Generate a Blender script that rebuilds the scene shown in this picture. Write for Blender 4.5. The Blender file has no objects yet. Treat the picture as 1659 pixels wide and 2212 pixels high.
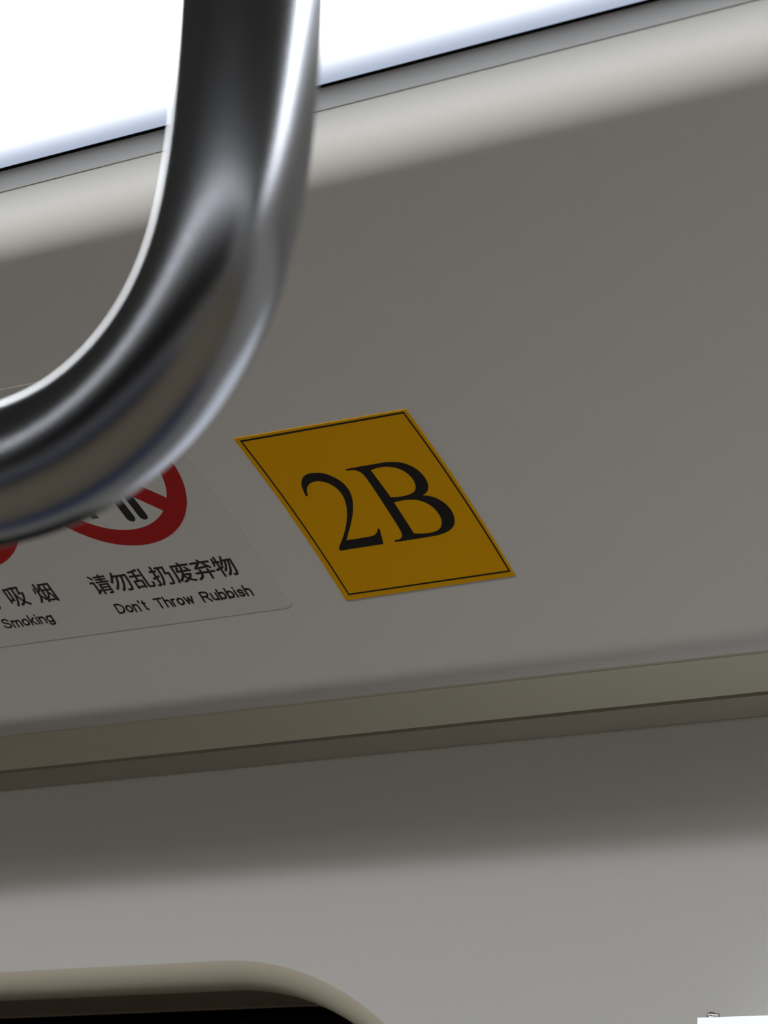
import bpy, bmesh, math, random
from mathutils import Vector, Matrix
from mathutils.geometry import tessellate_polygon

scn = bpy.context.scene
C = scn.collection

# ------------------------------------------------------------------ camera
# world: X runs along the carriage, Y out towards the side wall, Z up (metres)
CAM = Vector((0.0, 0.0, 1.65))
FOC = 7022.0                                    # focal length in pixels of the 1659-wide frame
THETA = math.radians(57)                        # tilt of the sign panel away from vertical
U_ = (0.7866931, -0.12255796, -0.60505662)      # carriage axis seen by the camera (x right, y down, z forward)
V_ = (0.49009617, 0.7199598, 0.49138949)        # down the sign panel
N_ = (0.37539275, -0.68310866, 0.62645259)      # into the sign panel
st, ct = math.sin(THETA), math.cos(THETA)
O_ = tuple(st * V_[i] + ct * N_[i] for i in range(3))
W_ = tuple(-ct * V_[i] + st * N_[i] for i in range(3))
ax = Vector((U_[0], O_[0], W_[0])); ay = -Vector((U_[1], O_[1], W_[1])); az = -Vector((U_[2], O_[2], W_[2]))
cam_d = bpy.data.cameras.new('camera'); cam = bpy.data.objects.new('camera', cam_d); C.objects.link(cam)
cam.matrix_world = Matrix(((ax.x, ay.x, az.x, CAM.x), (ax.y, ay.y, az.y, CAM.y), (ax.z, ay.z, az.z, CAM.z), (0, 0, 0, 1)))
cam_d.sensor_fit = 'HORIZONTAL'; cam_d.sensor_width = 36.0; cam_d.lens = FOC / 1659 * 36.0
cam_d.clip_start = 0.02; cam_d.clip_end = 60
cam_d.dof.use_dof = True; cam_d.dof.focus_distance = 1.52; cam_d.dof.aperture_fstop = 36
scn.camera = cam

# ------------------------------------------------------------------ light and exposure
LAMP = 21.5            # emission of the ceiling diffusers
LAMP_FAR = 31.0
EXPOSURE = -1.66
world = bpy.data.worlds.new('world'); scn.world = world; world.use_nodes = True
world.node_tree.nodes['Background'].inputs[0].default_value = (0.9, 0.95, 1, 1)
world.node_tree.nodes['Background'].inputs[1].default_value = 0.0
scn.view_settings.view_transform = 'Standard'; scn.view_settings.look = 'None'
scn.view_settings.exposure = EXPOSURE; scn.view_settings.gamma = 1; scn.view_settings.use_curve_mapping = False

# ------------------------------------------------------------------ materials
def lin(c): return tuple((x / 12.92 if x <= 0.04045 else ((x + 0.055) / 1.055) ** 2.4) for x in c)
def material(name, col, rough=0.5, metal=0.0, spec=0.5, bump=0.0, bscale=400.0, vary=0.0, coat=0.0):
    m = bpy.data.materials.new(name); m.use_nodes = True
    nt = m.node_tree; b = nt.nodes['Principled BSDF']
    b.inputs['Base Color'].default_value = (*col, 1)
    b.inputs['Roughness'].default_value = rough; b.inputs['Metallic'].default_value = metal
    b.inputs['Specular IOR Level'].default_value = spec
    b.inputs['Coat Weight'].default_value = coat
    if vary or bump:
        tc = nt.nodes.new('ShaderNodeTexCoord'); no = nt.nodes.new('ShaderNodeTexNoise')
        no.inputs['Scale'].default_value = bscale; no.inputs['Detail'].default_value = 4
        nt.links.new(tc.outputs['Object'], no.inputs['Vector'])
        if vary:
            mx = nt.nodes.new('ShaderNodeMix'); mx.data_type = 'RGBA'
            mx.inputs[6].default_value = (*[c * (1 - vary) for c in col], 1)
            mx.inputs[7].default_value = (*[min(1, c * (1 + vary)) for c in col], 1)
            nt.links.new(no.outputs['Fac'], mx.inputs[0]); nt.links.new(mx.outputs[2], b.inputs['Base Color'])
        if bump:
            bp = nt.nodes.new('ShaderNodeBump'); bp.inputs['Strength'].default_value = bump
            bp.inputs['Distance'].default_value = 0.0004
            nt.links.new(no.outputs['Fac'], bp.inputs['Height']); nt.links.new(bp.outputs[0], b.inputs['Normal'])
    return m
M = {}
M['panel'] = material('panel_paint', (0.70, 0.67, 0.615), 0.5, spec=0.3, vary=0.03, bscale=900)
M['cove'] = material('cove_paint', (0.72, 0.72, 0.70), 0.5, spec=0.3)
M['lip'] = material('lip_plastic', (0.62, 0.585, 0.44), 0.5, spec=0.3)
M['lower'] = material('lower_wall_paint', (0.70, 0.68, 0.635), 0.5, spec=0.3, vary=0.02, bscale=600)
M['reveal'] = material('window_reveal', (0.60, 0.54, 0.42), 0.5, spec=0.3)
M['rubber'] = material('window_gasket', (0.28, 0.225, 0.17), 0.7, spec=0.2)
M['glass'] = material('dark_window_glass', (0.001, 0.001, 0.001), 0.3, spec=0.01)
M['gap'] = material('shadow_gap_plastic', (0.02, 0.017, 0.015), 0.8, spec=0.1)  # near-black stands in for the shade inside the lamp slot
M['gap2'] = material('recess_plastic', (0.40, 0.37, 0.30), 0.6, spec=0.2)  # darker than the lip: the shade of the recess is in the colour
M['trim'] = material('lamp_trim', (0.75, 0.75, 0.77), 0.4)
M['sticker'] = material('notice_vinyl', (0.67, 0.635, 0.58), 0.5, spec=0.3)
M['yellow'] = material('yellow_vinyl', (0.80, 0.385, 0.0), 0.5, spec=0.12, vary=0.04, bscale=1500)
M['black'] = material('black_ink', (0.012, 0.010, 0.008), 0.5, spec=0.3)
M['ink'] = material('charcoal_ink', (0.02, 0.02, 0.02), 0.5, spec=0.3)
M['red'] = material('red_ink', (0.42, 0.010, 0.008), 0.45, spec=0.3)
M['ceiling'] = material('ceiling_paint', (0.17, 0.165, 0.16), 0.4)
M['floor'] = material('floor_vinyl', (0.31, 0.25, 0.17), 0.6, vary=0.1, bscale=60)
M['seat'] = material('seat_plastic', (0.03, 0.06, 0.16), 0.35)
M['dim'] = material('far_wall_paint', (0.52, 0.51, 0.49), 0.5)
M['chrome'] = material('polished_steel', (0.6, 0.58, 0.56), 0.12, metal=1)

def steel():
    m = bpy.data.materials.new('brushed_stainless_steel'); m.use_nodes = True
    nt = m.node_tree; b = nt.nodes['Principled BSDF']
    b.inputs['Metallic'].default_value = 1.0
    b.inputs['Base Color'].default_value = (0.41, 0.42, 0.45, 1)
    b.inputs['Roughness'].default_value = 0.17
    uv = nt.nodes.new('ShaderNodeUVMap'); mp = nt.nodes.new('ShaderNodeMapping')
    mp.inputs['Scale'].default_value = (4.0, 260.0, 1.0)        # long streaks along the tube
    no = nt.nodes.new('ShaderNodeTexNoise'); no.inputs['Scale'].default_value = 1.0; no.inputs['Detail'].default_value = 3
    nt.links.new(uv.outputs[0], mp.inputs[0]); nt.links.new(mp.outputs[0], no.inputs['Vector'])
    bp = nt.nodes.new('ShaderNodeBump'); bp.inputs['Strength'].default_value = 0.12; bp.inputs['Distance'].default_value = 0.0003
    nt.links.new(no.outputs['Fac'], bp.inputs['Height']); nt.links.new(bp.outputs[0], b.inputs['Normal'])
    rr = nt.nodes.new('ShaderNodeMapRange'); rr.inputs[3].default_value = 0.18; rr.inputs[4].default_value = 0.27
    nt.links.new(no.outputs['Fac'], rr.inputs[0]); nt.links.new(rr.outputs[0], b.inputs['Roughness'])
    return m
M['steel'] = steel()

def diffuser(name, strength, edge_y, sign):
    """opal diffuser: brightest in the middle, falling off and bluer within 3 cm of its long edge"""
    m = bpy.data.materials.new(name); m.use_nodes = True
    nt = m.node_tree; nt.nodes.clear()
    out = nt.nodes.new('ShaderNodeOutputMaterial'); em = nt.nodes.new('ShaderNodeEmission')
    geo = nt.nodes.new('ShaderNodeNewGeometry'); sp = nt.nodes.new('ShaderNodeSeparateXYZ')
    mr = nt.nodes.new('ShaderNodeMapRange'); mr.interpolation_type = 'SMOOTHSTEP'
    mr.inputs[1].default_value = edge_y; mr.inputs[2].default_value = edge_y - sign * 0.085
    mr.inputs[3].default_value = 0; mr.inputs[4].default_value = 1
    cr = nt.nodes.new('ShaderNodeMix'); cr.data_type = 'RGBA'
    cr.inputs[6].default_value = (0.062, 0.071, 0.090, 1); cr.inputs[7].default_value = (0.95, 0.975, 1.0, 1)
    nt.links.new(geo.outputs['Position'], sp.inputs[0]); nt.links.new(sp.outputs[1], mr.inputs[0])
    nt.links.new(mr.outputs[0], cr.inputs[0]); nt.links.new(cr.outputs[2], em.inputs[0])
    em.inputs[1].default_value = strength
    nt.links.new(em.outputs[0], out.inputs[0])
    return m
def emitter(name, col, strength):
    m = bpy.data.materials.new(name); m.use_nodes = True
    b = m.node_tree.nodes['Principled BSDF']
    b.inputs['Base Color'].default_value = (0.8, 0.8, 0.8, 1)
    b.inputs['Emission Color'].default_value = (*col, 1); b.inputs['Emission Strength'].default_value = strength
    return m

# ------------------------------------------------------------------ helpers
def link_mesh(name, verts, faces, mat, parent=None, smooth=False):
    me = bpy.data.meshes.new(name); me.from_pydata([tuple(v) for v in verts], [], faces); me.update()
    me.materials.append(mat)
    if smooth: me.polygons.foreach_set('use_smooth', [True] * len(me.polygons))
    o = bpy.data.objects.new(name, me); C.objects.link(o)
    if parent: o.parent = parent
    return o
def bm_obj(name, bm, mat, parent=None, smooth=False):
    bmesh.ops.recalc_face_normals(bm, faces=bm.faces)
    me = bpy.data.meshes.new(name); bm.to_mesh(me); bm.free(); me.materials.append(mat)
    if smooth: me.polygons.foreach_set('use_smooth', [True] * len(me.polygons))
    o = bpy.data.objects.new(name, me); C.objects.link(o)
    if parent: o.parent = parent
    return o
def structure(o): o['kind'] = 'structure'; return o
def tag(o, label, cat, group=None):
    o['label'] = label; o['category'] = cat
    if group: o['group'] = group
    return o
X0, X1 = -7.0, 5.0
def fillet(pts, radii, seg=14):
    """round the corners of an open 2D polyline"""
    out = [Vector(pts[0])]
    for i in range(1, len(pts) - 1):
        p, a, b, r = Vector(pts[i]), Vector(pts[i - 1]), Vector(pts[i + 1]), radii[i]
        if r <= 0: out.append(p); continue
        da, db = (a - p).normalized(), (b - p).normalized()
        ang = da.angle(db); t = r / math.tan(ang / 2)
        p1, p2 = p + da * t, p + db * t
        cen = p + (da + db).normalized() * (r / math.sin(ang / 2))
        v1, v2 = p1 - cen, p2 - cen
        tot = v1.angle_signed(v2)
        for k in range(seg + 1):
            s = -tot * k / seg
            c_, s_ = math.cos(s), math.sin(s)
            out.append(cen + Vector((v1.x * c_ - v1.y * s_, v1.x * s_ + v1.y * c_)))
    out.append(Vector(pts[-1]))
    return out
def extrude_profile(name, pts, mat, thick=0.004, x0=X0, x1=X1, side=1, cam_h=CAM.z, sharp=False):
    """a sheet of real thickness with the given (out, up) profile, running along the carriage.
    Coordinates are relative to the camera point."""
    P = [Vector(p) for p in pts]
    N = []
    for i in range(len(P)):
        d = (P[min(i + 1, len(P) - 1)] - P[max(i - 1, 0)]).normalized()
        N.append(Vector((-d.y, d.x)))
    B = [p + n_ * thick for p, n_ in zip(P, N)]
    ring = P + B[::-1]
    vs = [(x, side * q.x, q.y + cam_h) for x in (x0, x1) for q in ring]
    n = len(ring)
    fs = [(i, (i + 1) % n, n + (i + 1) % n, n + i) for i in range(n)]
    fs += [tuple(range(n)), tuple(range(2 * n - 1, n - 1, -1))]
    bm = bmesh.new(); bv = [bm.verts.new(v) for v in vs]
    for f in fs: bm.faces.new([bv[i] for i in f])
    bmesh.ops.recalc_face_normals(bm, faces=bm.faces)
    me = bpy.data.meshes.new(name); bm.to_mesh(me); bm.free(); me.materials.append(mat)
    me.polygons.foreach_set('use_smooth', [True] * len(me.polygons))
    me.set_sharp_from_angle(angle=math.radians(28))
    o = bpy.data.objects.new(name, me); C.objects.link(o)
    return o
def at_angle(deg, out): return (out, out * math.tan(math.radians(deg)))
def box(name, x0, x1, y0, y1, z0, z1, mat, parent=None, bev=0.0):
    bm = bmesh.new(); bmesh.ops.create_cube(bm, size=1)
    for v in bm.verts:
        v.co = Vector(((x0 + x1) / 2 + v.co.x * (x1 - x0), (y0 + y1) / 2 + v.co.y * (y1 - y0), (z0 + z1) / 2 + v.co.z * (z1 - z0)))
    if bev: bmesh.ops.bevel(bm, geom=bm.edges[:], offset=bev, segments=3, affect='EDGES')
    return bm_obj(name, bm, mat, parent)

# ------------------------------------------------------------------ side wall of the carriage, from the ceiling down
PT = Vector((1.08067, 0.41735))                 # panel point (out, up) at the top edge of the yellow sign
PD = Vector((st, -ct))                          # down the panel
PN = Vector((ct, st))                           # into the panel
PANEL_R, S_MID = 0.72, 0.05                      # the panel is gently hollow towards the room
def panel(s): return tuple(PT + PD * s - PN * ((s - S_MID) ** 2 / (2 * PANEL_R)))
def panel_at(deg):
    lo_, hi_ = -0.3, 0.4
    for _ in range(50):
        m_ = (lo_ + hi_) / 2; q_ = panel(m_)
        if math.degrees(math.atan2(q_[1], q_[0])) > deg: lo_ = m_
        else: hi_ = m_
    return lo_
s_top, s_bot = panel_at(26.60), panel_at(15.12)
qt = Vector(panel(s_top)); FA = math.radians(74); tn_ = math.tan(math.radians(27.76))
t_f = (qt.x * tn_ - qt.y) / (math.sin(FA) + math.cos(FA) * tn_)
COVE0 = (qt.x - math.cos(FA) * t_f, qt.y + math.sin(FA) * t_f)       # top edge of the cove face
panel_end = panel(s_bot)
def wall_profiles(side, nm):
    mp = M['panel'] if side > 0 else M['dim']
    # bright cove strip that rolls over into the sloping sign panel
    q = panel(s_top); e = Vector(panel_end); d_ = (Vector(panel(s_bot)) - Vector(panel(s_bot - 0.01))).normalized()
    n_ = 36; s1 = s_top + 0.016
    top = fillet([(COVE0[0] - 0.0004, COVE0[1] + 0.004), COVE0, tuple(q), panel(s1)], [0, 0.0, 0.024, 0], 24)
    run = [Vector(panel(s1 + (s_bot - 0.011 - s1) * k / n_)) for k in range(1, n_ + 1)]
    dl = (Vector(at_angle(14.05, 1.2570)) - e).normalized()
    end = fillet([panel(s_bot - 0.011), tuple(e), tuple(e + dl * 0.0105)], [0, 0.030, 0], 12)[1:]
    a = structure(extrude_profile('wall_' + nm, top + run + end, mp, 0.004, side=side))
    # projecting lip below the panel, with a fine ridge
    dl = (Vector(at_angle(14.05, 1.2570)) - Vector(panel_end)).normalized(); e0 = Vector(panel_end) + dl * 0.0100; d = Vector((math.cos(math.radians(15)), -math.sin(math.radians(15))))
    nn = Vector((-d.y, d.x)) * -1
    lip_end = Vector(at_angle(14.05, 1.2570))
    L = (lip_end - e0).length; d = (lip_end - e0).normalized(); nn = Vector((d.y, -d.x))
    p = [e0, e0 + d * 0.0012, e0 + d * 0.0018 + nn * 0.0005, e0 + d * 0.0032 + nn * 0.0001] + \
        fillet([tuple(e0 + d * 0.006), tuple(lip_end), (lip_end.x + 0.001, lip_end.y + 0.02)], [0, 0.0012, 0])
    c = structure(extrude_profile('trim_2' if side > 0 else 'trim_6', p, M['lip'], 0.0025, side=side))
    return a, c
wall_profiles(1, 'upper_left')
wall_profiles(-1, 'upper_right')

# recessed strip behind the lip, its shade put into a darker colour
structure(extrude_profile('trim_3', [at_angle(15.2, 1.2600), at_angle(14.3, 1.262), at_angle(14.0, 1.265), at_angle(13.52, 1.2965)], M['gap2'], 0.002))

# lower wall: cove above the window turning down into the vertical wall, window hole cut in
WY = 1.340; KW = WY / 1.370
low = fillet([(1.293, at_angle(13.50, 1.293)[1] + 0.012), at_angle(13.50, 1.293), at_angle(11.25, WY), (WY, at_angle(11.25, WY)[1] - 0.03)], [0, 0.0, 0.016, 0], 18)
WX1, WZ1, WR = -1.0 * KW, 0.2218 * KW, 0.200 * KW
WX0, WZ0 = -2.35, -0.52
BEV = 0.0145
def rounded_rect(x0, x1, z0, z1, r, n=24):
    pts = []
    for cx, cz, a0 in ((x1 - r, z1 - r, 0), (x0 + r, z1 - r, 90), (x0 + r, z0 + r, 180), (x1 - r, z0 + r, 270)):
        for k in range(n + 1):
            a = math.radians(a0 + 90 * k / n); pts.append((cx + r * math.cos(a), cz + r * math.sin(a)))
    return pts
def lower_wall(side, name, WX0, WX1, WZ0):
    vs, fs, sm = [], [], []
    def H(z): return z + CAM.z
    n = len(low)
    for x in (X0, X1):
        for q in low: vs.append((x, side * q.x, H(q.y)))
    for i in range(n - 1): fs.append((i, i + 1, n + i + 1, n + i)); sm.append(True)
    top = low[-1].y
    outer = [(X0, top), (X0, -0.9), (X1, -0.9), (X1, top)]
    hole = rounded_rect(WX0, WX1, WZ0, WZ1, WR)
    b0 = len(vs)
    for x, z in outer + hole: vs.append((x, side * WY, H(z)))
    tris = tessellate_polygon([[Vector((x, z, 0)) for x, z in outer], [Vector((x, z, 0)) for x, z in hole]])
    for t in tris: fs.append(tuple(b0 + i for i in t)); sm.append(False)
    pr_n = len(hole)
    me = bpy.data.meshes.new(name); me.from_pydata(vs, [], fs); me.update()
    me.polygons.foreach_set('use_smooth', sm)
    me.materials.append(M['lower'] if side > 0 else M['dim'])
    o = bpy.data.objects.new(name, me); C.objects.link(o)
    structure(o)
    # window: gasket reveal running out to the pane
    e = bpy.data.objects.new('window_1' if side > 0 else 'window_2', None); C.objects.link(e); structure(e)
    e.location = ((WX0 + WX1) / 2, side * (WY + 0.06), H(WZ0))
    # beige rounded surround of the opening
    bm = bmesh.new(); R = []
    for k in range(13):
        a = math.radians(90 * k / 12); oo = BEV * math.sin(a) ** 1.0; dep = BEV * (1 - math.cos(a) ** 1.0)
        q = rounded_rect(WX0 + oo, WX1 - oo, WZ0 + oo, WZ1 - oo, WR - oo)
        R.append([bm.verts.new((x - e.location.x, side * (WY + dep) - e.location.y, H(z) - e.location.z)) for x, z in q])
    for a in range(12):
        for i in range(pr_n):
            j = (i + 1) % pr_n; bm.faces.new((R[a][i], R[a][j], R[a + 1][j], R[a + 1][i]))
    bm_obj('surround', bm, M['reveal'], e, True)
    bm = bmesh.new()
    off = BEV
    lo = [(WY + BEV, 0.0), (WY + BEV + 0.0565, 0.0012), (WY + BEV + 0.060, 0.004), (WY + BEV + 0.060, -0.02), (WY + BEV, -0.02)]
    R = []
    for y, k in lo:
        q = rounded_rect(WX0 + off + k, WX1 - off - k, WZ0 + off + k, WZ1 - off - k, WR - off - k)
        R.append([bm.verts.new((x - e.location.x, side * y - e.location.y, H(z) - e.location.z)) for x, z in q])
    for a in range(len(R)):
        b = (a + 1) % len(R)
        for i in range(pr_n):
            j = (i + 1) % pr_n; bm.faces.new((R[a][i], R[a][j], R[b][j], R[b][i]))
    bm_obj('window_frame', bm, M['rubber'], e, True).data.set_sharp_from_angle(angle=math.radians(35))
    bm = bmesh.new()
    q = rounded_rect(WX0 + off + .002, WX1 - off - .002, WZ0 + off + .002, WZ1 - off - .002, WR - off - .002)
    A = [[bm.verts.new((x - e.location.x, side * y - e.location.y, H(z) - e.location.z)) for x, z in q] for y in (WY + BEV + 0.0575, WY + BEV + 0.0635)]
    bm.faces.new(A[0]); bm.faces.new(A[1])
    for i in range(pr_n): bm.faces.new((A[0][i], A[0][(i + 1) % pr_n], A[1][(i + 1) % pr_n], A[1][i]))
    bm_obj('pane', bm, M['glass'], e)
lower_wall(1, 'wall_left', WX0, WX1, WZ0)
lower_wall(-1, 'wall_right', -2.6, 3.3, -0.84)

# ------------------------------------------------------------------ ceiling and its light strips
LW = COVE0[1] + 0.0078                          # diffuser height above the camera point
EDGE = LW / math.tan(math.radians(28.375))      # its outer edge
SOF = LW / math.tan(math.radians(28.27))       # where the soffit beyond the slot begins
def ceiling_light(side, name, strength, label, edge=EDGE, inner=0.765):
    e = bpy.data.objects.new('ceiling_light', None); C.objects.link(e)
    e.location = (-1.0, side * (edge + inner) / 2, CAM.z + LW); tag(e, label, 'ceiling light')
    mat = diffuser(name, strength, side * edge, side)
    lx, ly, lz = e.location
    d = box('diffuser', X0 + .02 - lx, X1 - .02 - lx, min(side * inner, side * (edge)) - ly, max(side * inner, side * (edge)) - ly, -0.0004, 0.004, mat, e)
    # slim frame strip, blackened as shade of the slot, above the outer edge of the diffuser
    p = [Vector((edge + 0.0001, LW + 0.0001)), Vector((edge + 0.0004, LW + 0.0004)), Vector((edge + 0.0004, LW + 0.010))]
    f = extrude_profile('frame', p, M['gap'], 0.0003, x0=X0 + .02, x1=X1 - .02, side=side)
    f.parent = e; f.location = -e.location
    return e
ceiling_light(1, 'near_diffuser', LAMP, 'long white glowing ceiling light above the sloping sign panel')
ceiling_light(-1, 'far_diffuser', LAMP_FAR, 'long white ceiling light on the opposite side, behind the viewer')
for side, nm in ((1, 'trim_4'), (-1, 'trim_7')):
    # slot beside the lamp, its shade painted near-black, then the soffit that meets the cove
    structure(extrude_profile(nm, [(EDGE - 0.004, LW + 0.012), (SOF - 0.0003, LW + 0.012), (SOF - 0.0002, LW + 0.0002)], M['gap'], 0.002, side=side))
    structure(extrude_profile('trim_8' if side > 0 else 'trim_9', fillet([(SOF, LW + 0.001), (SOF, LW), (COVE0[0] - 0.0009, COVE0[1] + 0.0007)], [0, 0.0003, 0], 6), M['cove'], 0.002, side=side))
cl = box('ceiling', X0, X1, -0.99, 0.99, CAM.z + LW + 0.034, CAM.z + LW + 0.06, M['ceiling']); structure(cl)
cm = box('ceiling_middle', X0, X1, -0.760, 0.760, CAM.z + LW + 0.0005, CAM.z + LW + 0.034, M['ceiling']); cm.name = 'trim_10'; structure(cm)

# rest of the carriage shell
structure(box('floor', X0, X1, -1.5, 1.5, -0.05, 0.0, M['floor']))
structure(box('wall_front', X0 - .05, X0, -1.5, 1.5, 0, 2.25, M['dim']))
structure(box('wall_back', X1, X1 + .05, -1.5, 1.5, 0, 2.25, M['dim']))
for s in (1, -1):
    y0, y1 = sorted((s * (WY + .003), s * (WY + .04)))
    structure(box('baseboard_left' if s > 0 else 'baseboard_right', X0, X1, y0, y1, 0, 0.76, M['dim']))
    b = box('bench_seat', -3.2, 0.6, *sorted((s * 0.93, s * (WY - .005))), 0.40, 0.47, M['seat'], None, 0.015)
    tag(b, 'long blue bench seat along the %s wall' % ('sign-side' if s > 0 else 'opposite'), 'bench')

# ------------------------------------------------------------------ stickers on the sloping panel
A0 = Vector((-0.9579936, 1.0806734, CAM.z + 0.4173514))   # top-left corner of the yellow sign
EU = Vector((1, 0, 0)); EV = Vector((0, st, -ct)); EN = Vector((0, -ct, -st))   # along, down, towards the room
S = 0.1
def sticker_frame(name, a, b):
    e = bpy.data.objects.new(name, None); C.objects.link(e)
    p = A0 + EU * (a * S) + EV * (b * S)
    y = -EV
    e.matrix_world = Matrix(((EU.x, y.x, EN.x, p.x), (EU.y, y.y, EN.y, p.y), (EU.z, y.z, EN.z, p.z), (0, 0, 0, 1)))
    e['o'] = 0; del e['o']
    return e, (a, b)
def flat(name, loops, org, z0, z1, mat, parent):
    """loops: outer loop and holes in sign units (along, down); a thin printed or cut layer with real thickness"""
    L = [[Vector(((p[0] - org[0]) * S, -(p[1] - org[1]) * S, 0)) for p in lp] for lp in loops]
    tris = tessellate_polygon(L)
    flatp = [q for lp in L for q in lp]; n = len(flatp)
    vs = [(q.x, q.y, z1) for q in flatp] + [(q.x, q.y, z0) for q in flatp]
    fs = []
    for t in tris:
        a, b, c = (flatp[i] for i in t)
        t = tuple(t) if (b - a).cross(c - a).z > 0 else tuple(t)[::-1]
        fs.append(t)
    k = 0
    for lp in L:
        m = len(lp)
        for i in range(m):
            j = (i + 1) % m; fs.append((k + i, n + k + i, n + k + j, k + j))
        k += m
    return link_mesh(name, vs, fs, mat, parent)
def smooth_loop(P, sub=6):
    """Catmull-Rom through the points, corners kept where flagged"""
    n = len(P); out = []
    corner = [len(p) > 2 for p in P]; Q = [Vector(p[:2]) for p in P]
    for i in range(n):
        p1, p2 = Q[i], Q[(i + 1) % n]
        p0 = Q[i - 1] if not corner[i] else p1 * 2 - p2
        p3 = Q[(i + 2) % n] if not corner[(i + 1) % n] else p2 * 2 - p1
        d1 = (p2 - p0) * .5 if not corner[i] else None
        d2 = (p3 - p1) * .5 if not corner[(i + 1) % n] else None
        if corner[i] and corner[(i + 1) % n]:
            out.append(p1); continue
        L_ = (p2 - p1).length
        if d1 is None: d1 = (p2 - p1) * 1.5 - d2 * .5
        elif d1.length: d1 = d1.normalized() * L_
        if d2 is None: d2 = (p2 - p1) * 1.5 - d1 * .5
        elif d2.length: d2 = d2.normalized() * L_
        for k in range(sub):
            t = k / sub
            out.append(p1 * (2*t**3 - 3*t*t + 1) + d1 * (t**3 - 2*t*t + t) + p2 * (-2*t**3 + 3*t*t) + d2 * (t**3 - t*t))
    return out
TWO = [(0.1588, 0.4058, 1), (0.166, 0.3732), (0.1723, 0.3498), (0.1815, 0.3308), (0.1976, 0.3093), (0.2169, 0.2922), (0.2424, 0.28), (0.2675, 0.2763), (0.2947, 0.2774), (0.3168, 0.281), (0.3394, 0.2891), (0.3616, 0.3031), (0.3831, 0.3237), (0.3994, 0.347), (0.4083, 0.3709), (0.4121, 0.3976), (0.4101, 0.4252), (0.4002, 0.4572), (0.3835, 0.4917), (0.3648, 0.5224), (0.3435, 0.5527), (0.3168, 0.586), (0.285, 0.6224), (0.2514, 0.6587), (0.2155, 0.6987, 1), (0.2696, 0.6992), (0.3228, 0.698), (0.3581, 0.6973), (0.3811, 0.6939), (0.4004, 0.6853), (0.4146, 0.6725), (0.4221, 0.6627, 1), (0.4301, 0.6599), (0.4342, 0.6655, 1), (0.4255, 0.6895), (0.4151, 0.7201), (0.4026, 0.7523, 1), (0.3413, 0.7519), (0.2358, 0.7527), (0.1451, 0.7538, 1), (0.1438, 0.7409, 1), (0.1588, 0.724), (0.2036, 0.6814), (0.2352, 0.6484), (0.2672, 0.6118), (0.2953, 0.5748), (0.3177, 0.5407), (0.3383, 0.5028), (0.3508, 0.4711), (0.3583, 0.4386), (0.3587, 0.4106), (0.3529, 0.3872), (0.3397, 0.3644), (0.3206, 0.3453), (0.2995, 0.3349), (0.279, 0.3286), (0.2545, 0.3288), (0.2291, 0.3355), (0.2067, 0.3484), (0.192, 0.3646), (0.1794, 0.3849), (0.1701, 0.4059, 1)]
BO = [(0.4713, 0.2868, 1), (0.5576, 0.2849), (0.6363, 0.285), (0.6887, 0.2846), (0.73, 0.2879), (0.7645, 0.295), (0.7955, 0.3077), (0.8187, 0.3259), (0.838, 0.3505), (0.8496, 0.3807), (0.8528, 0.4141), (0.8476, 0.4437), (0.8365, 0.4677), (0.8184, 0.4882), (0.7976, 0.5011), (0.778, 0.5086, 1), (0.8062, 0.5154), (0.8352, 0.5313), (0.856, 0.5539), (0.8702, 0.5801), (0.8767, 0.6121), (0.8728, 0.6471), (0.8592, 0.6806), (0.8396, 0.706), (0.8141, 0.7234), (0.7853, 0.7354), (0.7498, 0.744), (0.7037, 0.7484), (0.642, 0.7494), (0.5624, 0.7504), (0.4757, 0.7513, 1), (0.4747, 0.7399, 1), (0.494, 0.7397), (0.5116, 0.7362), (0.5264, 0.7265), (0.5373, 0.7088), (0.5409, 0.6851), (0.5426, 0.6539), (0.5451, 0.5433), (0.5475, 0.4407), (0.5479, 0.3561), (0.5434, 0.3282), (0.5325, 0.3106), (0.5165, 0.3011), (0.4967, 0.2976), (0.473, 0.2966, 1)]
BI = [(0.5996, 0.317, 1), (0.629, 0.3105), (0.6609, 0.3082), (0.6938, 0.3113), (0.7234, 0.3195), (0.7493, 0.3336), (0.7677, 0.3528), (0.7811, 0.3801), (0.7855, 0.4115), (0.7796, 0.4388), (0.7685, 0.4605), (0.7522, 0.4766), (0.7306, 0.487), (0.6985, 0.4933), (0.6578, 0.4958), (0.6066, 0.4902, 1)]
BJ = [(0.6049, 0.5234, 1), (0.6387, 0.5197), (0.674, 0.5191), (0.7067, 0.5224), (0.7329, 0.5293), (0.7558, 0.5413), (0.7753, 0.559), (0.7909, 0.5831), (0.7987, 0.613), (0.7986, 0.6417), (0.7915, 0.6692), (0.7749, 0.6952), (0.7532, 0.7132), (0.7275, 0.7234), (0.6946, 0.7276), (0.6562, 0.7261), (0.6279, 0.7224), (0.6028, 0.7167, 1)]
def quad(a0, b0, a1, b1): return [(a0, b0), (a1, b0), (a1, b1), (a0, b1)]
sg, og = sticker_frame('number_sign', 0, 0)
tag(sg, 'square yellow sticker with a black border and black 2B on the sloping panel', 'sign')
flat('backing', [[(0.0, -0.004), (1.0, 0.004), (1.0004, 1.0385), (-0.0005, 1.0485)]], og, 0, 0.00035, M['yellow'], sg)
t_ = 0.0085
flat('border_line', [[(0.0265, 0.0125), (0.9815, 0.0145), (0.9885, 1.0115), (0.0320, 1.0190)], [(0.0265 + t_, 0.0125 + t_ * 1.2), (0.9815 - t_, 0.0145 + t_ * 1.2), (0.9885 - t_, 1.0115 - t_), (0.0320 + t_, 1.0190 - t_)]], og, 0.00033, 0.00040, M['black'], sg)
flat('numeral', [smooth_loop(TWO)], og, 0.00033, 0.00041, M['black'], sg)
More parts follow.
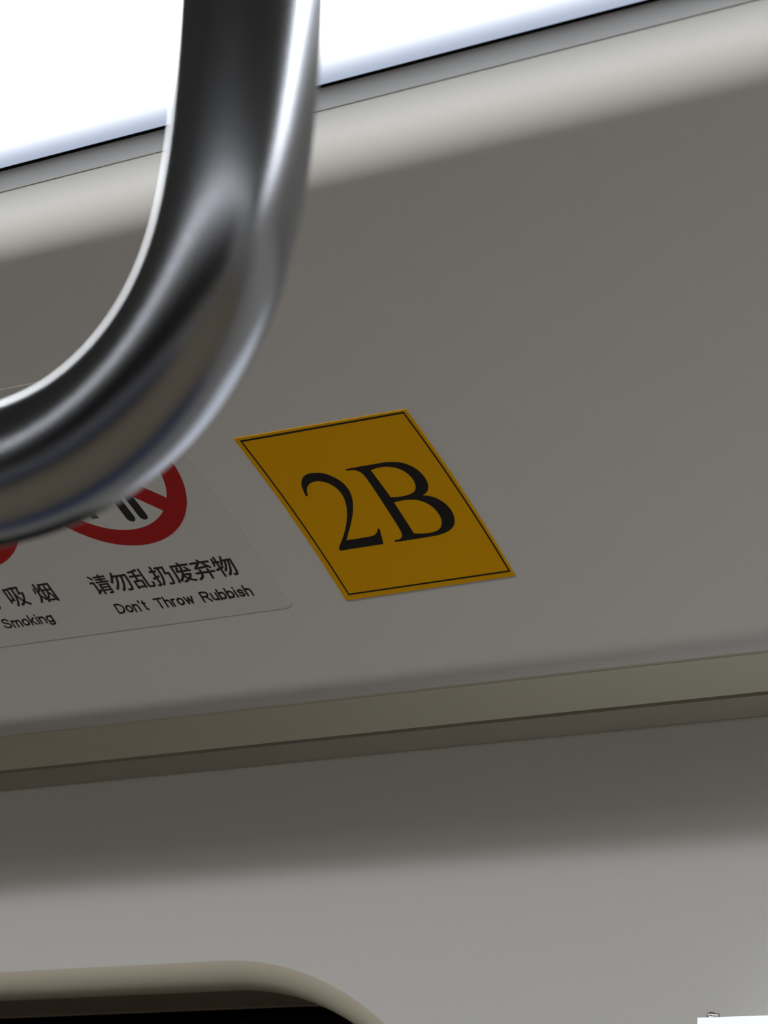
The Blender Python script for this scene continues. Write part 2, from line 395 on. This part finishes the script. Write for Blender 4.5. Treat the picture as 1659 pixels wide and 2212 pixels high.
flat('letter', [smooth_loop(BO), smooth_loop(BI), smooth_loop(BJ)], og, 0.00033, 0.00041, M['black'], sg)

# notice sticker with the two prohibition signs
nt_, on = sticker_frame('notice_sticker', -1.5, 0.25)
tag(nt_, 'pale notice sticker with red prohibition rings and black text left of the yellow sign', 'sticker')
def rr(a0, a1, b0, b1, r, n=10): return rounded_rect(a0, a1, b0, b1, r, n)
flat('backing', [rr(-2.72, -0.318, -0.567, 1.046, 0.055)], on, 0, 0.00022, M['sticker'], nt_)
def circle(ca, cb, r, a0=0, a1=360, n=96): return [(ca + r * math.cos(math.radians(a0 + (a1 - a0) * k / n)), cb + r * math.sin(math.radians(a0 + (a1 - a0) * k / n))) for k in range(n + (a1 - a0 < 360))]
RO, RI = 0.5100, 0.4055
def ring(ca, cb):
    hw = 0.0525
    # two open segments left by the slash running from upper left to lower right
    def seg(up):
        a = math.degrees(math.asin(hw / RI))
        base = 45
        if up: return circle(ca, cb, RI, base - 180 + a, base - a, 48)
        return circle(ca, cb, RI, base + a, base + 180 - a, 48)
    return flat('prohibition_ring', [circle(ca, cb, RO)[:-1], seg(True), seg(False)], on, 0.00020, 0.00028, M['red'], nt_)
RB = 0.032
ring(-0.9406, RB); ring(-2.053, RB)
def capsule(a0, b0, a1, b1, r, n=8):
    ang = math.degrees(math.atan2(b1 - b0, a1 - a0))
    return [(a1 + r * math.cos(math.radians(ang - 90 + 180 * k / n)), b1 + r * math.sin(math.radians(ang - 90 + 180 * k / n))) for k in range(n + 1)] + \
           [(a0 + r * math.cos(math.radians(ang + 90 + 180 * k / n)), b0 + r * math.sin(math.radians(ang + 90 + 180 * k / n))) for k in range(n + 1)]
# figure dropping litter (most of it hidden by the hand rail)
def ink(name, loops): return flat(name, loops, on, 0.00020, 0.00027, M['ink'], nt_)
pc = bpy.data.objects.new('pictogram', None)
bmf = []
def multi(name, shapes, z0, z1, mat):
    vs, fs = [], []
    for lp in shapes:
        L = [[Vector(((p[0] - on[0]) * S, -(p[1] - on[1]) * S, 0)) for p in lp]]
        k = len(vs); m = len(L[0])
        vs += [(q.x, q.y, z1) for q in L[0]] + [(q.x, q.y, z0) for q in L[0]]
        for t in tessellate_polygon(L):
            a, b, c = (L[0][i] for i in t)
            t = tuple(t) if (b - a).cross(c - a).z > 0 else tuple(t)[::-1]
            fs.append(tuple(k + i for i in t))
        for i in range(m):
            j = (i + 1) % m; fs.append((k + i, k + m + i, k + m + j, k + j))
    return link_mesh(name, vs, fs, mat, nt_)
multi('pictogram', [capsule(-0.9145, 0.05, -0.9145, 0.363, 0.0270), capsule(-0.8355, 0.05, -0.8335, 0.364, 0.0262),
                    capsule(-0.875, -0.13, -0.875, 0.05, 0.066), capsule(-0.93, -0.14, -1.00, 0.02, 0.022), capsule(-1.00, 0.02, -1.06, 0.04, 0.020),
                    circle(-0.875, -0.262, 0.052), quad(-1.143, 0.24, -1.101, 0.3335), [(-1.20, 0.12), (-1.04, 0.12), (-1.07, 0.25), (-1.17, 0.25)]],
      0.00020, 0.00025, M['ink'])
# cigarette and smoke
multi('pictogram', [quad(-2.30, 0.02, -1.93, 0.085), quad(-1.91, 0.02, -1.89, 0.085), quad(-1.87, 0.02, -1.80, 0.085), capsule(-1.83, -0.03, -1.87, -0.12, 0.014)], 0.00020, 0.00025, M['ink'])
def impress(me, bold, z):
    bm = bmesh.new(); bm.from_mesh(me)
    g = bm.verts[:] + bm.edges[:] + bm.faces[:]
    for k in range(6 if bold else 0):
        d = bmesh.ops.duplicate(bm, geom=g)['geom']; a = k * math.pi / 3
        bmesh.ops.translate(bm, verts=[e for e in d if isinstance(e, bmesh.types.BMVert)], vec=(bold * S * math.cos(a), bold * S * math.sin(a), -2e-6 * (k + 1)))
    bm.to_mesh(me); bm.free()
    for v in me.vertices: v.co.z += z - (z if v.co.z > z / 2 else 0)
def lettering(name, body, a0, a1, b0, b1, bold=0.0, z=0.00028):
    cu = bpy.data.curves.new(name, 'FONT'); cu.body = body; cu.size = 1
    o = bpy.data.objects.new(name, cu); C.objects.link(o)
    bpy.context.view_layer.update()
    me = bpy.data.meshes.new_from_object(o.evaluated_get(bpy.context.evaluated_depsgraph_get()))
    C.objects.unlink(o); bpy.data.objects.remove(o)
    xs = [v.co.x for v in me.vertices]; ys = [v.co.y for v in me.vertices]
    x0, x1, y0, y1 = min(xs), max(xs), min(ys), max(ys)
    for v in me.vertices:
        a = a0 + (v.co.x - x0) / (x1 - x0) * (a1 - a0); b = b1 - (v.co.y - y0) / (y1 - y0) * (b1 - b0)
        v.co = ((a - on[0]) * S, -(b - on[1]) * S, z)
    impress(me, bold, z)
    me.materials.clear(); me.materials.append(M['ink'])
    q = bpy.data.objects.new(name, me); C.objects.link(q); q.parent = nt_
    return q
lettering('chinese_text', '请勿乱扔废弃物', -1.4500, -0.5080, 0.6800, 0.8085, 0.0021)
for ch, a in (('请', -2.440), ('勿', -2.240), ('吸', -2.030), ('烟', -1.838)):
    lettering('chinese_text', ch, a, a + 0.127, 0.680, 0.806, 0.0021)
def arc(cx, cy, rx, ry, a0, a1, n=14): return [(cx + rx * math.cos(math.radians(a0 + (a1 - a0) * k / n)), cy + ry * math.sin(math.radians(a0 + (a1 - a0) * k / n))) for k in range(n + 1)]
ARCH = arc(.2, .44, .2, .22, 180, 0) + [(.4, 0)]
# centre lines of plain sans-serif letters, capital height 1
GL = {
 'D': (.60, [[(0, .07), (0, .93), (.22, .93)] + arc(.22, .5, .38, .43, 90, -90) + [(0, .07)]]),
 'o': (.46, [arc(.23, .36, .23, .30, 0, 360, 28)]),
 'n': (.40, [[(0, 0), (0, .70)], ARCH]),
 "'": (.04, [[(.04, 1.0), (.01, .80)]]),
 't': (.26, [[(.11, .92), (.11, .18), (.14, .08), (.20, .05), (.26, .06)], [(0, .68), (.26, .68)]]),
 'T': (.60, [[(0, .93), (.60, .93)], [(.30, .93), (.30, 0)]]),
 'h': (.40, [[(0, 0), (0, 1)], ARCH]),
 'r': (.24, [[(0, 0), (0, .70)], arc(.2, .44, .2, .22, 180, 75, 8)]),
 'w': (.64, [[(0, .70), (.16, .04), (.32, .66), (.48, .04), (.64, .70)]]),
 'R': (.60, [[(0, 0), (0, .93), (.32, .93)] + arc(.32, .70, .23, .23, 90, -90) + [(0, .47)], [(.30, .47), (.42, .30), (.60, 0)]]),
 'u': (.40, [[(0, .70), (0, .28)] + arc(.2, .28, .2, .22, 180, 360), [(.4, .70), (.4, 0)]]),
 'b': (.44, [[(0, 0), (0, 1)], arc(.22, .36, .22, .30, 0, 360, 28)]),
 'i': (.02, [[(.01, 0), (.01, .70)], [(.01, .93), (.01, .97)]]),
 's': (.40, [[(.38, .54), (.31, .64), (.19, .67), (.07, .62), (.04, .52), (.10, .43), (.22, .375), (.34, .32), (.39, .2), (.33, .10), (.2, .055), (.08, .1), (.01, .2)]]),
 'S': (.60, [[(.56, .74), (.5, .87), (.38, .94), (.26, .94), (.13, .88), (.07, .76), (.11, .63), (.24, .55), (.42, .48), (.56, .38), (.60, .25), (.54, .12), (.4, .06), (.26, .06), (.1, .13), (.02, .29)]]),
 'm': (.68, [[(0, 0), (0, .70)], arc(.17, .46, .17, .20, 180, 0) + [(.34, 0)], arc(.51, .46, .17, .20, 180, 0) + [(.68, 0)]]),
 'k': (.38, [[(0, 0), (0, 1)], [(.34, .70), (0, .28)], [(.12, .41), (.38, 0)]]),
 'g': (.44, [arc(.22, .36, .22, .30, 0, 360, 28), [(.44, .70), (.44, -.06)] + arc(.22, -.06, .22, .16, 0, -165)]),
 'N': (.58, [[(0, 0), (0, 1), (.58, 0), (.58, 1)]]),
}
def stroke_text(name, words, base, cap, hw=0.0056):
    """words: (text, a0, a1) in sign units"""
    shapes = []
    H_ = base - cap
    for w_, a0, a1 in words:
        tot = sum(GL[c_][0] for c_ in w_) + .20 * (len(w_) - 1); x = 0
        sx = (a1 - a0 - 2 * hw) / tot
        for c_ in w_:
            for line in GL[c_][1]:
                P = [(a0 + hw + (x + q[0]) * sx, base - hw - (q[1] * (H_ - 2 * hw))) for q in line]
                for p, q in zip(P, P[1:]): shapes.append(capsule(p[0], p[1], q[0], q[1], hw, 4))
            x += GL[c_][0] + .20
    return multi(name, shapes, 0.00020, 0.00026, M['ink'])
stroke_text('english_text', [("Don't", -1.3970, -1.1880), ('Throw', -1.1330, -0.8830), ('Rubbish', -0.8320, -0.5080)], 0.9472, 0.8725)
stroke_text('english_text', [('No', -2.3450, -2.2450), ('Smoking', -2.1900, -1.8320)], 0.9395, 0.8670)
# the stickers follow the gently hollow panel
for par, ob in ((sg, og), (nt_, on)):
    for ch in [c_ for c_ in C.objects if c_.parent is par]:
        bm = bmesh.new(); bm.from_mesh(ch.data)
        ys = [v.co.y for v in bm.verts]; y0, y1 = min(ys), max(ys)
        k = math.floor(y0 / 0.005) + 1
        while k * 0.005 < y1 and y1 - y0 > 0.02:
            bmesh.ops.bisect_plane(bm, geom=bm.verts[:] + bm.edges[:] + bm.faces[:], plane_co=(0, k * 0.005, 0), plane_no=(0, 1, 0)); k += 1
        for v in bm.verts: v.co.z += ((-v.co.y + ob[1] * S) - S_MID) ** 2 / (2 * PANEL_R)
        bm.to_mesh(ch.data); bm.free()

# ------------------------------------------------------------------ bent stainless hand rail
Z0 = 0.82255; RAIL_R = 0.0175
CP = [(0.0487, 0.1797), (0.0572, 0.1101), (0.0616, 0.0509), (0.0614, 0.0035), (0.0570, -0.0317), (0.0408, -0.0565), (0.0143, -0.0718), (-0.0178, -0.0754), (-0.0560, -0.0735)]
OC = (-0.1 * Z0, -0.1 * Z0, Z0)
def dotp(a, b): return sum(x * y for x, y in zip(a, b))
RO3 = Vector((dotp(OC, U_), dotp(OC, O_), dotp(OC, W_))) + CAM
def bspline(Cc, m=16):
    out = []
    for i in range(len(Cc) - 3):
        a, b, c, d = (Vector(q) for q in Cc[i:i + 4])
        for k in range(m):
            s = k / m
            out.append(((1 - s)**3 * a + (3*s**3 - 6*s*s + 4) * b + (-3*s**3 + 3*s*s + 3*s + 1) * c + s**3 * d) / 6)
    return out
path = bspline(CP)
d0 = (path[0] - path[1]).normalized(); d1 = (path[-1] - path[-2]).normalized()
top_z = CAM.z + LW - RO3.z
lead = []
n_up = 26
L0 = (top_z - path[0].y) / d0.y
for k in range(n_up, 0, -1): lead.append(path[0] + d0 * (L0 * k / n_up))
tail = []
a1 = math.atan2(d1.y, d1.x) % (2 * math.pi)                                     # ease back to level, run left, bend up again
p_ = path[-1].copy(); ang = a1
for k in range(30):
    ang += (math.pi - ang) * 0.15; p_ = p_ + Vector((math.cos(ang), math.sin(ang))) * 0.01; tail.append(p_.copy())
for k in range(20): p_ = p_ + Vector((-0.03, 0)); tail.append(p_.copy())
ang = math.pi
for k in range(20):
    ang -= math.pi / 40; p_ = p_ + Vector((math.cos(ang), math.sin(ang))) * 0.0055; tail.append(p_.copy())
n2 = 20; y_s = p_.y
for k in range(1, n2 + 1): tail.append(Vector((p_.x, y_s + (top_z - y_s) * k / n2)))
full = lead + path + tail
def tube(name, pts, r, mat, parent, seg=64):
    bm = bmesh.new(); uvl = bm.loops.layers.uv.new('UVMap'); rings = []; L = 0; Ls = []
    for i, p in enumerate(pts):
        t = (pts[min(i + 1, len(pts) - 1)] - pts[max(i - 1, 0)]).normalized(); nrm = Vector((-t.y, t.x))
        if i: L += (pts[i] - pts[i - 1]).length
        Ls.append(L)
        c3 = Vector((p.x, 0, p.y))
        rings.append([bm.verts.new(c3 + Vector((nrm.x, 0, nrm.y)) * (r * math.cos(2*math.pi*k/seg)) + Vector((0, 1, 0)) * (r * math.sin(2*math.pi*k/seg))) for k in range(seg)])
    for i in range(len(rings) - 1):
        for k in range(seg):
            j = (k + 1) % seg
            f = bm.faces.new((rings[i][k], rings[i][j], rings[i + 1][j], rings[i + 1][k]))
            for lp, (uu, vv) in zip(f.loops, ((Ls[i], k), (Ls[i], k + 1), (Ls[i + 1], k + 1), (Ls[i + 1], k))): lp[uvl].uv = (uu, vv / seg)
    return bm_obj(name, bm, mat, parent, True)
rail = bpy.data.objects.new('hand_rail', None); C.objects.link(rail); rail.location = RO3
tag(rail, 'thick brushed steel hand rail bending from the ceiling to the left', 'hand rail')
tube('bar', full, RAIL_R, M['steel'], rail)
for q in (full[0], full[-1]):
    bm = bmesh.new(); bmesh.ops.create_cone(bm, cap_ends=True, segments=48, radius1=0.026, radius2=0.036, depth=0.012)
    bmesh.ops.translate(bm, verts=bm.verts, vec=(q.x, 0, q.y - 0.007)); bm_obj('flange', bm, M['steel'], rail)

# ------------------------------------------------------------------ lit display box hung on the lower wall, bottom right
db = bpy.data.objects.new('display_box', None); C.objects.link(db)
BX, BZ = -0.861 * 1.30 / 1.33, CAM.z + 0.1763 * 1.30 / 1.33
db.location = (BX, 1.315, BZ - 0.35)
tag(db, 'bright white box with a thin metal edge on the wall at the bottom right', 'display box')
bx = lambda n, x0, x1, y0, y1, z0, z1, m, bev=0: box(n, x0 - db.location.x, x1 - db.location.x, y0 - db.location.y, y1 - db.location.y, z0 - db.location.z, z1 - db.location.z, m, db, bev)
bx('casing', BX + .0006, BX + 0.60, 1.302, 1.3395, BZ - 0.3494, BZ - 0.0006, M['trim'], 0.002)
bx('screen', BX + 0.0018, BX + 0.5985, 1.3000, 1.3030, BZ - 0.3485, BZ - 0.0004, emitter('lit_screen', (0.80, 0.87, 1.0), 2.3))
bm = bmesh.new(); bmesh.ops.create_uvsphere(bm, u_segments=24, v_segments=12, radius=1)
for v in bm.verts: v.co = Vector((v.co.x * 0.0026, v.co.y * 0.002, v.co.z * 0.0018 * (1 if v.co.z > 0 else 1)))
kn = bpy.data.objects.new('hinge_pin', None)
bmesh.ops.translate(bm, verts=bm.verts, vec=(BX + 0.0058 - db.location.x, 1.306 - db.location.y, BZ + 0.0012 - db.location.z))
bm_obj('hinge_knob', bm, M['chrome'], db, True)
bm = bmesh.new(); bmesh.ops.create_cone(bm, cap_ends=True, segments=20, radius1=0.0011, radius2=0.0011, depth=0.003)
bmesh.ops.rotate(bm, verts=bm.verts, cent=(0, 0, 0), matrix=Matrix.Rotation(math.pi / 2, 3, 'Y'))
bmesh.ops.translate(bm, verts=bm.verts, vec=(BX + 0.0083 - db.location.x, 1.306 - db.location.y, BZ + 0.0011 - db.location.z))
bm_obj('hinge_collar', bm, M['chrome'], db, True)
